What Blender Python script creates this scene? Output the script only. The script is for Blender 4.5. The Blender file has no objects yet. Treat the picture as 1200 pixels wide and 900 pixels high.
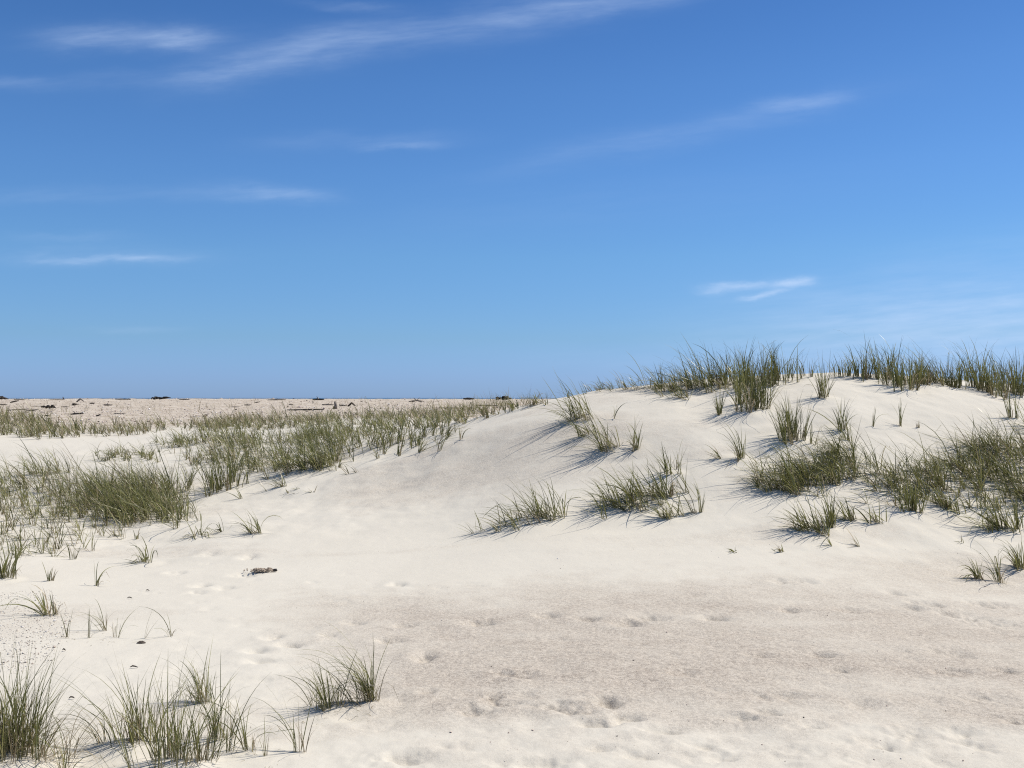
import bpy, math
import numpy as np
rng = np.random.default_rng(11)
R = math.radians
F = 1153.0          # focal length in photo pixels (1200 wide)
HZ = 466.0          # horizon row
EYE = 1.6
SUN_AZ, SUN_EL = R(70), R(58)      # azimuth measured from +Y towards +X

scene = bpy.context.scene
C = scene.collection

# ------------------------------------------------------------------ noise
_lat = {}
def vnoise(x, y, seed=0):
    if seed not in _lat:
        _lat[seed] = np.random.default_rng(1000 + seed).uniform(-1, 1, (256, 256))
    L = _lat[seed]
    xi = np.floor(x).astype(np.int64); yi = np.floor(y).astype(np.int64)
    fx = x - xi; fy = y - yi
    fx = fx * fx * fx * (fx * (fx * 6 - 15) + 10); fy = fy * fy * fy * (fy * (fy * 6 - 15) + 10)
    a = L[xi & 255, yi & 255]; b = L[(xi + 1) & 255, yi & 255]
    c = L[xi & 255, (yi + 1) & 255]; d = L[(xi + 1) & 255, (yi + 1) & 255]
    return (a * (1 - fx) + b * fx) * (1 - fy) + (c * (1 - fx) + d * fx) * fy
def fbm(x, y, seed=0, o=3):
    s = 0; a = 1.0
    for k in range(o):
        ca, sa = math.cos(k * 1.1 + .3), math.sin(k * 1.1 + .3)
        s = s + a * vnoise((x * ca - y * sa) * 2 ** k + 17.3 * k, (x * sa + y * ca) * 2 ** k - 5.1 * k, seed + k); a *= .5
    return s / 1.75
def sstep(a, b, x):
    t = np.clip((x - a) / (b - a), 0, 1); return t * t * (3 - 2 * t)

# ------------------------------------------------------------------ dune profiles: column -> (distance, row) pairs
COLS = {
 -260: [(6,764),(8,688),(10.5,632),(13,588),(16,556),(18,533),(21,511),(25,499),(30,488),(45,476),(70,468.3)],
 0:   [(6,768),(8,692),(10.5,636),(12.5,600),(14,578),(16,553),(18,533),(20,515),(23,502),(27,493),(45,477),(70,467.6)],
 160: [(6,772),(8,697),(10,650),(11,627),(12.5,600),(14,572),(16,546),(18,530),(20,516),(23,504),(27,494),(40,481),(70,467.4)],
 300: [(6,774),(8,697),(10,643),(12,598),(13.5,568),(15,546),(17,527),(20,509),(24,497),(30,487),(45,476.5),(70,467.6)],
 450: [(6,774),(8,694),(10,638),(11.5,597),(12.6,570),(13.3,545),(14,533),(15,516),(17,506),(20,498),(25,490),(32,483),(45,475.5),(70,467.8)],
 545: [(6,773),(8,691),(10,628),(11.5,583),(12.9,538),(13.7,509),(14.3,499.5),(15,492),(16,496),(18,501),(21,497),(26,490),(32,483),(45,475.5),(70,467.8)],
 640: [(6,772),(8,690),(9.5,634),(10.5,594),(12,540),(13.1,497),(13.9,480),(14.8,468.5),(15.6,470),(17,484),(20,496),(26,490),(45,475),(70,467.8)],
 740: [(6,772),(8,688),(9.5,632),(10.5,587),(11.5,541),(12.3,500),(13.2,477),(14.2,458.5),(15,453.5),(16,456),(18,478),(22,492),(45,475),(70,468)],
 860: [(6,772),(8,687),(9,648),(10,602),(11,550),(11.8,511),(12.5,486),(13.5,461),(14.5,446.5),(15.5,442),(16.5,444),(19,470),(24,488),(45,475),(70,468)],
 960: [(6,773),(8,688),(9,648),(10,600),(11,547),(11.8,505),(12.5,476),(13.3,453.5),(14.2,440.5),(15,437),(16,438),(19,462),(24,486),(45,475),(70,468)],
 1060:[(6,775),(8,694),(9,655),(10,605),(11,550),(12,502),(13,465.5),(13.8,448.5),(14.6,441.5),(15.2,440),(16.5,441),(20,462),(26,486),(45,475),(70,468)],
 1200:[(6,780),(8,703),(9,668),(10,620),(11,566),(12,517),(13,483),(14,465),(15,455.5),(16,452),(17.5,453),(21,470),(28,485),(45,475),(70,468)],
 1460:[(6,780),(8,705),(9,668),(10,622),(11,572),(12,526),(13,492),(14,474),(15,464),(16.5,458),(18,458),(21,470),(28,485),(45,475),(70,468)],
}
def pchip(xk, yk, x):
    """monotone cubic through knots xk (n), values yk (n, m) at x (q) -> (q, m)"""
    xk = np.asarray(xk, float); yk = np.asarray(yk, float)
    if yk.ndim == 1: yk = yk[:, None]
    h = np.diff(xk)[:, None]; d = np.diff(yk, axis=0) / h
    m = np.zeros_like(yk)
    w1 = 2 * h[1:] + h[:-1]; w2 = h[1:] + 2 * h[:-1]
    same = d[:-1] * d[1:] > 0
    with np.errstate(divide='ignore', invalid='ignore'):
        hm = (w1 + w2) / (w1 / d[:-1] + w2 / d[1:])
    m[1:-1] = np.where(same, hm, 0); m[0] = d[0]; m[-1] = d[-1]
    i = np.clip(np.searchsorted(xk, x) - 1, 0, len(xk) - 2)
    t = ((x - xk[i]) / (xk[i + 1] - xk[i]))[:, None]; t = np.clip(t, 0, 1); hh = h[i]
    return ((2*t**3-3*t**2+1)*yk[i] + (t**3-2*t**2+t)*hh*m[i] + (-2*t**3+3*t**2)*yk[i+1] + (t**3-t**2)*hh*m[i+1])

LR = np.linspace(math.log(.5), math.log(9000), 1000); RHO = np.exp(LR)
keys, rows = [], []
for px, prof in COLS.items():
    th = math.atan((px - 600) / F)
    rk = [.4, 2.5, 4.4]; zk = [-.02, 0, .0]
    for Y, py in prof:
        rk.append(Y / math.cos(th)); zk.append(EYE - (py - HZ) * Y / F)
    rk += [110, 150, 260, 9500]; zk += [1.36, -.6, -3.2, -4]
    keys.append(th); rows.append(pchip(rk, zk, RHO)[:, 0])
def generic(zs): return pchip([.4, 4, 9, 14, 22, 45, 90, 140, 260, 9500], zs, RHO)[:, 0]
g1 = generic([0, .02, .35, 1.0, .7, 1.1, 1.4, -.4, -3.2, -4]); g2 = generic([0, 0, .2, .6, .9, 1.2, 1.5, -.2, -3.2, -4])
keys = [-math.pi, -1.7] + keys + [1.7, math.pi]; rows = [g2, g1] + rows + [g1, g2]
NT = 3200
TH = np.linspace(-math.pi, math.pi, NT)
TAB = pchip(keys, np.array(rows), TH)            # NT x 1000
for k in (3,):
    ker = np.ones(k) / k
    TAB = np.apply_along_axis(lambda v: np.convolve(np.pad(v, k // 2, mode='edge'), ker, 'valid'), 1, TAB)
for k in (21, 21):
    ker = np.ones(k) / k
    TAB = np.apply_along_axis(lambda v: np.convolve(np.pad(v, k // 2, mode='edge'), ker, 'valid'), 0, TAB)
def base_h(x, y):
    rho = np.hypot(x, y); th = np.arctan2(x, y)
    a = (th + math.pi) / (2 * math.pi) * (NT - 1); b = (np.log(np.maximum(rho, .51)) - LR[0]) / (LR[1] - LR[0])
    a = np.clip(a, 0, NT - 1.001); b = np.clip(b, 0, 998.999)
    i = a.astype(int); j = b.astype(int); fa = a - i; fb = b - j
    return (TAB[i, j]*(1-fa)+TAB[i+1, j]*fa)*(1-fb) + (TAB[i, j+1]*(1-fa)+TAB[i+1, j+1]*fa)*fb
def proj(x, y, z):
    Y = np.maximum(y, .3)
    return 600 + F * x / Y, HZ + F * (EYE - z) / Y
def H1(x, y):
    """dune shape with wind hummocks, before the mounds round tufts and footprints"""
    h = base_h(x, y); rho = np.hypot(x, y)
    near = sstep(4.5, 8, rho)
    h = h + .012 * fbm(x * .7, y * .7, 3) * sstep(60, 20, rho)
    lf = sstep(1.0, -1.5, x + .0 * y) * sstep(9.5, 11.5, rho) * sstep(26, 18, rho)
    h = h + lf * (.055 * fbm(x * .9, y * .9, 9) + .02 * fbm(x * 2.6, y * 2.6, 12))
    rt = sstep(1.0, 3.0, x) * sstep(8.8, 10, rho) * sstep(18, 15, rho)
    h = h + .010 * fbm(x * .55 + .3 * y, y * 2.4 - .4 * x, 33) * sstep(8.5, 10, rho) * sstep(18, 15, rho)
    h = h + rt * (.035 * fbm(x * 1.1, y * 1.1, 29) + .016 * fbm(x * 3.0, y * 3.0, 25))
    pl = sstep(24, 30, rho) * sstep(130, 100, rho)
    h = h + pl * (.035 * fbm(x * .35, y * .35, 40) + .03 * fbm(x * 1.5, y * 1.5, 44))
    return h

# ray -> ground lookup
_YS = np.concatenate([np.arange(3.0, 20, .02), np.arange(20, 100, .08)])
_cc = {}
def hit(px, py, ymax=None):
    k = round(px / 2)
    if k not in _cc:
        u = (2 * k - 600) / F
        z = H1(_YS * u, _YS); r = HZ + F * (EYE - z) / _YS
        _cc[k] = (np.minimum.accumulate(r), r)
    cm, r = _cc[k]
    i = np.searchsorted(-cm, -py)
    lim = len(_YS) - 1 if ymax is None else int(np.searchsorted(_YS, ymax))
    if i >= lim: i = int(np.argmin(r[:lim]))
    Y = _YS[i]
    return (px - 600) / F * Y, Y

# ------------------------------------------------------------------ helpers
def meta(o, label=None, cat=None, group=None, kind=None):
    if label: o['label'] = label
    if cat: o['category'] = cat
    if group: o['group'] = group
    if kind: o['kind'] = kind
    return o
def mesh_obj(name, V, faces, mat, parent=None, smooth=False, attrs=None, loc=None):
    me = bpy.data.meshes.new(name)
    V = np.asarray(V, np.float32)
    if loc is not None: V = V - np.asarray(loc, np.float32)
    faces = np.asarray(faces, np.int32)
    me.vertices.add(len(V)); me.vertices.foreach_set('co', V.ravel())
    n, k = faces.shape
    me.loops.add(n * k); me.loops.foreach_set('vertex_index', faces.ravel())
    me.polygons.add(n); me.polygons.foreach_set('loop_start', np.arange(0, n * k, k, dtype=np.int32))
    me.polygons.foreach_set('loop_total', np.full(n, k, np.int32))
    if smooth: me.polygons.foreach_set('use_smooth', np.ones(n, bool))
    me.update(calc_edges=True)
    for an, arr in (attrs or {}).items():
        a = me.attributes.new(an, 'FLOAT_COLOR', 'POINT')
        arr = np.asarray(arr, np.float32)
        if arr.shape[1] == 3: arr = np.concatenate([arr, np.ones((len(arr), 1), np.float32)], 1)
        a.data.foreach_set('color', arr.ravel())
    me.materials.append(mat)
    o = bpy.data.objects.new(name, me); C.objects.link(o)
    if loc is not None and parent is None: o.location = loc
    if parent: o.parent = parent
    return o

class NT_:
    def __init__(s, nt): s.nt = nt
    def n(s, t, **kw):
        nd = s.nt.nodes.new(t)
        for k, v in kw.items(): setattr(nd, k, v)
        return nd
    def l(s, a, b): s.nt.links.new(a, b)
    def m(s, op, a, b=None, c=None, clamp=False):
        nd = s.nt.nodes.new('ShaderNodeMath'); nd.operation = op; nd.use_clamp = clamp
        for i, v in enumerate((a, b, c)):
            if v is None: continue
            if isinstance(v, (int, float)): nd.inputs[i].default_value = v
            else: s.l(v, nd.inputs[i])
        return nd.outputs[0]
    def mix(s, fac, a, b, blend='MIX'):
        nd = s.nt.nodes.new('ShaderNodeMix'); nd.data_type = 'RGBA'; nd.blend_type = blend
        for sock, v in ((nd.inputs[0], fac), (nd.inputs[6], a), (nd.inputs[7], b)):
            if isinstance(v, (int, float)): sock.default_value = v
            elif isinstance(v, tuple): sock.default_value = (*v, 1)
            else: s.l(v, sock)
        return nd.outputs[2]
    def noise(s, vec, scale, detail=3, rough=.55):
        nd = s.n('ShaderNodeTexNoise'); nd.inputs['Scale'].default_value = scale
        nd.inputs['Detail'].default_value = detail; nd.inputs['Roughness'].default_value = rough
        if vec is not None: s.l(vec, nd.inputs['Vector'])
        return nd.outputs['Fac']
    def rng(s, v, a, b, c=0., d=1.):
        nd = s.n('ShaderNodeMapRange'); s.l(v, nd.inputs[0])
        for i, q in enumerate((a, b, c, d)): nd.inputs[i + 1].default_value = q
        return nd.outputs[0]
def new_mat(name):
    m = bpy.data.materials.new(name); m.use_nodes = True
    nt = m.node_tree; b = nt.nodes['Principled BSDF']
    return m, NT_(nt), b

# ------------------------------------------------------------------ materials
def sand_material():
    m, N, b = new_mat('sand')
    geo = N.n('ShaderNodeNewGeometry'); P = geo.outputs['Position']
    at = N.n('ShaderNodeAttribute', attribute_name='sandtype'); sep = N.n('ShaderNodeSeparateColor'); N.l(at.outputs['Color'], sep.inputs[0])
    coarse_shade, shell, wet = sep.outputs[0], sep.outputs[1], sep.outputs[2]
    big = N.noise(P, .8, 4); mid = N.noise(P, 6, 4); fine = N.noise(P, 42, 4, .8); grain = N.noise(P, 170, 2, .8)
    cf = N.m('ADD', coarse_shade, N.m('MULTIPLY', N.m('SUBTRACT', mid, .5), .5))
    cf = N.m('MULTIPLY', N.rng(cf, .15, .95), N.rng(coarse_shade, 0, .25))
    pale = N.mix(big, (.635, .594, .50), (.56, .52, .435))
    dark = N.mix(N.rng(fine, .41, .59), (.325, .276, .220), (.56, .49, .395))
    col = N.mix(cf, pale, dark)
    # grain speckle: darker and lighter grains, more of them in the coarse sand
    sp = N.rng(grain, .36, .64, -1., 1.)
    col = N.mix(N.m('MULTIPLY', N.m('MAXIMUM', sp, 0.), N.m('MULTIPLY_ADD', cf, .30, .06)), col, (.74, .69, .61))
    col = N.mix(N.m('MULTIPLY', N.m('MAXIMUM', N.m('MULTIPLY', sp, -1.), 0.), N.m('MULTIPLY_ADD', cf, .36, .08)), col, (.22, .185, .16))
    # shell hash of the far flat
    s1 = N.noise(P, 1.6, 5, .7); s2 = N.noise(P, 5, 3, .7)
    sc = N.mix(N.rng(s1, .38, .6), (.34, .275, .20), (.54, .47, .375)); sc = N.mix(N.rng(s2, .55, .7), sc, (.70, .63, .56))
    sc = N.mix(N.rng(s2, .40, .30), sc, (.20, .14, .11))
    col = N.mix(N.m('MULTIPLY', shell, .9), col, sc)
    N.l(col, b.inputs['Base Color']); b.inputs['Roughness'].default_value = .95
    b.inputs['Specular IOR Level'].default_value = .15
    hgt = N.m('ADD', N.m('MULTIPLY', fine, N.m('MULTIPLY_ADD', cf, .010, .002)), N.m('MULTIPLY', grain, N.m('MULTIPLY_ADD', cf, .0022, .0008)))
    hgt = N.m('ADD', hgt, N.m('MULTIPLY', N.noise(P, 14, 3), N.m('MULTIPLY_ADD', cf, .006, .004)))
    hgt = N.m('ADD', hgt, N.m('MULTIPLY', N.m('MULTIPLY', s2, shell), .08))
    bp = N.n('ShaderNodeBump'); bp.inputs['Distance'].default_value = 1.0; bp.inputs['Strength'].default_value = .8
    N.l(hgt, bp.inputs['Height']); N.l(bp.outputs[0], b.inputs['Normal'])
    return m
def grass_material():
    m, N, b = new_mat('grass_blade')
    at = N.n('ShaderNodeAttribute', attribute_name='tint'); sep = N.n('ShaderNodeSeparateColor'); N.l(at.outputs['Color'], sep.inputs[0])
    dry, br, s = sep.outputs
    g = N.mix(br, (.048, .058, .013), (.31, .30, .105))
    d = N.mix(br, (.20, .145, .085), (.47, .39, .25))
    base = N.rng(s, .30, .0, 0., .85)
    f = N.m('MAXIMUM', dry, N.m('MULTIPLY', base, br))
    f = N.m('MAXIMUM', f, N.m('MULTIPLY', N.rng(s, .82, 1.0, 0., .7), br))
    col = N.mix(f, g, d)
    N.l(col, b.inputs['Base Color']); b.inputs['Roughness'].default_value = .36
    b.inputs['Specular IOR Level'].default_value = .32
    tr = N.n('ShaderNodeBsdfTranslucent'); N.l(col, tr.inputs['Color'])
    mx = N.n('ShaderNodeMixShader'); mx.inputs[0].default_value = .28
    out = N.nt.nodes['Material Output']
    N.l(b.outputs[0], mx.inputs[1]); N.l(tr.outputs[0], mx.inputs[2]); N.l(mx.outputs[0], out.inputs['Surface'])
    return m
def chip_material():
    m, N, b = new_mat('shell_chip')
    at = N.n('ShaderNodeAttribute', attribute_name='chip'); N.l(at.outputs['Color'], b.inputs['Base Color'])
    b.inputs['Roughness'].default_value = .6
    return m
def wood_material(name, c1, c2):
    m, N, b = new_mat(name)
    tc = N.n('ShaderNodeTexCoord'); mp = N.n('ShaderNodeMapping'); mp.inputs['Scale'].default_value = (3, 30, 30)
    N.l(tc.outputs['Object'], mp.inputs[0]); w = N.noise(mp.outputs[0], 2, 4, .7)
    N.l(N.mix(N.rng(w, .3, .7), c1, c2), b.inputs['Base Color']); b.inputs['Roughness'].default_value = .85
    bp = N.n('ShaderNodeBump'); bp.inputs['Distance'].default_value = .01; N.l(w, bp.inputs['Height']); N.l(bp.outputs[0], b.inputs['Normal'])
    return m
def water_material():
    m, N, b = new_mat('sea_water')
    b.inputs['Base Color'].default_value = (.03, .07, .11, 1); b.inputs['Roughness'].default_value = .25
    geo = N.n('ShaderNodeNewGeometry')
    bp = N.n('ShaderNodeBump'); bp.inputs['Distance'].default_value = .5; N.l(N.noise(geo.outputs['Position'], .25, 4), bp.inputs['Height']); N.l(bp.outputs[0], b.inputs['Normal'])
    return m
M_sand = sand_material(); M_grass = grass_material(); M_chip = chip_material(); M_water = water_material()
M_wood = {'dark': wood_material('dark_wood', (.035, .026, .020), (.10, .075, .055)),
          'grey': wood_material('grey_wood', (.13, .11, .09), (.26, .22, .18)),
          'brown': wood_material('dry_weed', (.26, .20, .145), (.52, .43, .33)),
          'black': wood_material('black_wood', (.012, .010, .010), (.035, .028, .025))}

# ------------------------------------------------------------------ grass blades
def blades(bx, by, L, az, phi0, phi1, w, dry, K=6, kink=0.06, wind=.0, pw=1.4):
    """ribbon blades; az = lean direction from +X, phi = angle from vertical along the blade. returns V, F, tint"""
    n = len(bx)
    s = np.linspace(0, 1, K + 1)
    phi = phi0[:, None] + phi1[:, None] * s[None] ** pw
    kk = rng.random(n) < kink; ks = rng.uniform(.35, .8, n)
    phi = phi + (kk[:, None] & (s[None] > ks[:, None])) * rng.uniform(.6, 1.7, n)[:, None]
    phi = np.clip(phi, -.4, 2.5)
    azs = az[:, None] + rng.normal(0, .25, n)[:, None] * s[None]
    seg = L[:, None] / K
    dx = np.sin(phi) * np.cos(azs) * seg; dy = np.sin(phi) * np.sin(azs) * seg; dz = np.cos(phi) * seg
    X = bx[:, None] + np.concatenate([np.zeros((n, 1)), np.cumsum(dx[:, :-1], 1)], 1)
    Y = by[:, None] + np.concatenate([np.zeros((n, 1)), np.cumsum(dy[:, :-1], 1)], 1)
    Z = Hf(bx, by)[:, None] - .012 + np.concatenate([np.zeros((n, 1)), np.cumsum(dz[:, :-1], 1)], 1)
    g = Hf(X[:, -1], Y[:, -1])[:, None] + .006
    # a tip that droops comes to rest on the sand
    gm = Hf(X.ravel(), Y.ravel()).reshape(X.shape) + .004
    Z[:, 2:] = np.maximum(Z[:, 2:], gm[:, 2:])
    tw = az[:, None] + math.pi / 2 + rng.normal(0, .7, n)[:, None] + rng.normal(0, .5, n)[:, None] * s[None]
    prof = np.minimum(1, .75 + s * 1.2) * (1 - s ** 2.2) ** .8 + .04
    hw = (w[:, None] * .5) * prof[None]
    ox, oy = np.cos(tw) * hw, np.sin(tw) * hw
    oz = rng.normal(0, .3, n)[:, None] * hw
    V = np.stack([np.stack([X - ox, Y - oy, Z - oz], -1), np.stack([X + ox, Y + oy, Z + oz], -1)], 2)   # n,K+1,2,3
    idx = np.arange(n * (K + 1) * 2).reshape(n, K + 1, 2)
    Fc = np.stack([idx[:, :-1, 0], idx[:, :-1, 1], idx[:, 1:, 1], idx[:, 1:, 0]], -1).reshape(-1, 4)
    br = rng.random(n)
    T = np.empty((n, K + 1, 2, 3)); T[..., 0] = dry[:, None, None]; T[..., 1] = br[:, None, None]; T[..., 2] = s[None, :, None]
    return V.reshape(-1, 3), Fc, T.reshape(-1, 3)

def tuft_blades(x, y, hm, sprd, n, lean=0., fan=.45, droop=.8, dryf=.12, wmm=6, jit=None):
    if jit is None: jit = .13 + .22 * fan
    """one tuft: base spread sprd (m), height hm, lean <0 = to the left"""
    # shoots come up in little bundles inside the tuft
    nb = max(1, int(n / 7)); bxs = rng.normal(0, .62, nb) * sprd * 1.25; bys = rng.normal(0, .55, nb) * sprd
    k = rng.integers(0, nb, n); q = min(.012, sprd * .4)
    ox = bxs[k] + rng.normal(0, q, n); oy = bys[k] + rng.normal(0, q, n)
    bx = x + ox; by = y + oy
    rr_ = np.hypot(ox, oy) / (sprd + 1e-6); a = np.arctan2(oy, ox) + rng.normal(0, .6, n)
    L = hm * np.where(rng.random(n) < .16, rng.uniform(1.05, 1.35, n), rng.uniform(.45, 1.05, n))
    out = fan * (.25 + .75 * np.clip(rr_, 0, 1.4)) * rng.uniform(.2, 1.15, n)
    stiff = rng.random(n) < .18
    le = lean * rng.uniform(.4, 1.7, n) * np.where(stiff, .25, 1)
    vx = np.cos(a) * out + le + rng.normal(0, jit, n); vy = np.sin(a) * out + rng.normal(0, jit * .8, n)
    az = np.arctan2(vy, vx); mag = np.hypot(vx, vy)
    phi0 = np.clip(mag * .75, 0, 1.25) * rng.uniform(.4, 1.0, n)
    phi1 = droop * rng.gamma(2.0, .5, n) * (.55 + mag) * np.where(stiff, .2, 1.25)
    w = wmm * .001 * rng.uniform(.5, 1.2, n)
    dry = (rng.random(n) < dryf) * rng.uniform(.6, 1, n)
    L = L * (1 + .30 * np.clip(phi1, 0, 1.6))
    return bx, by, L, az, phi0, phi1, w, dry

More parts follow.
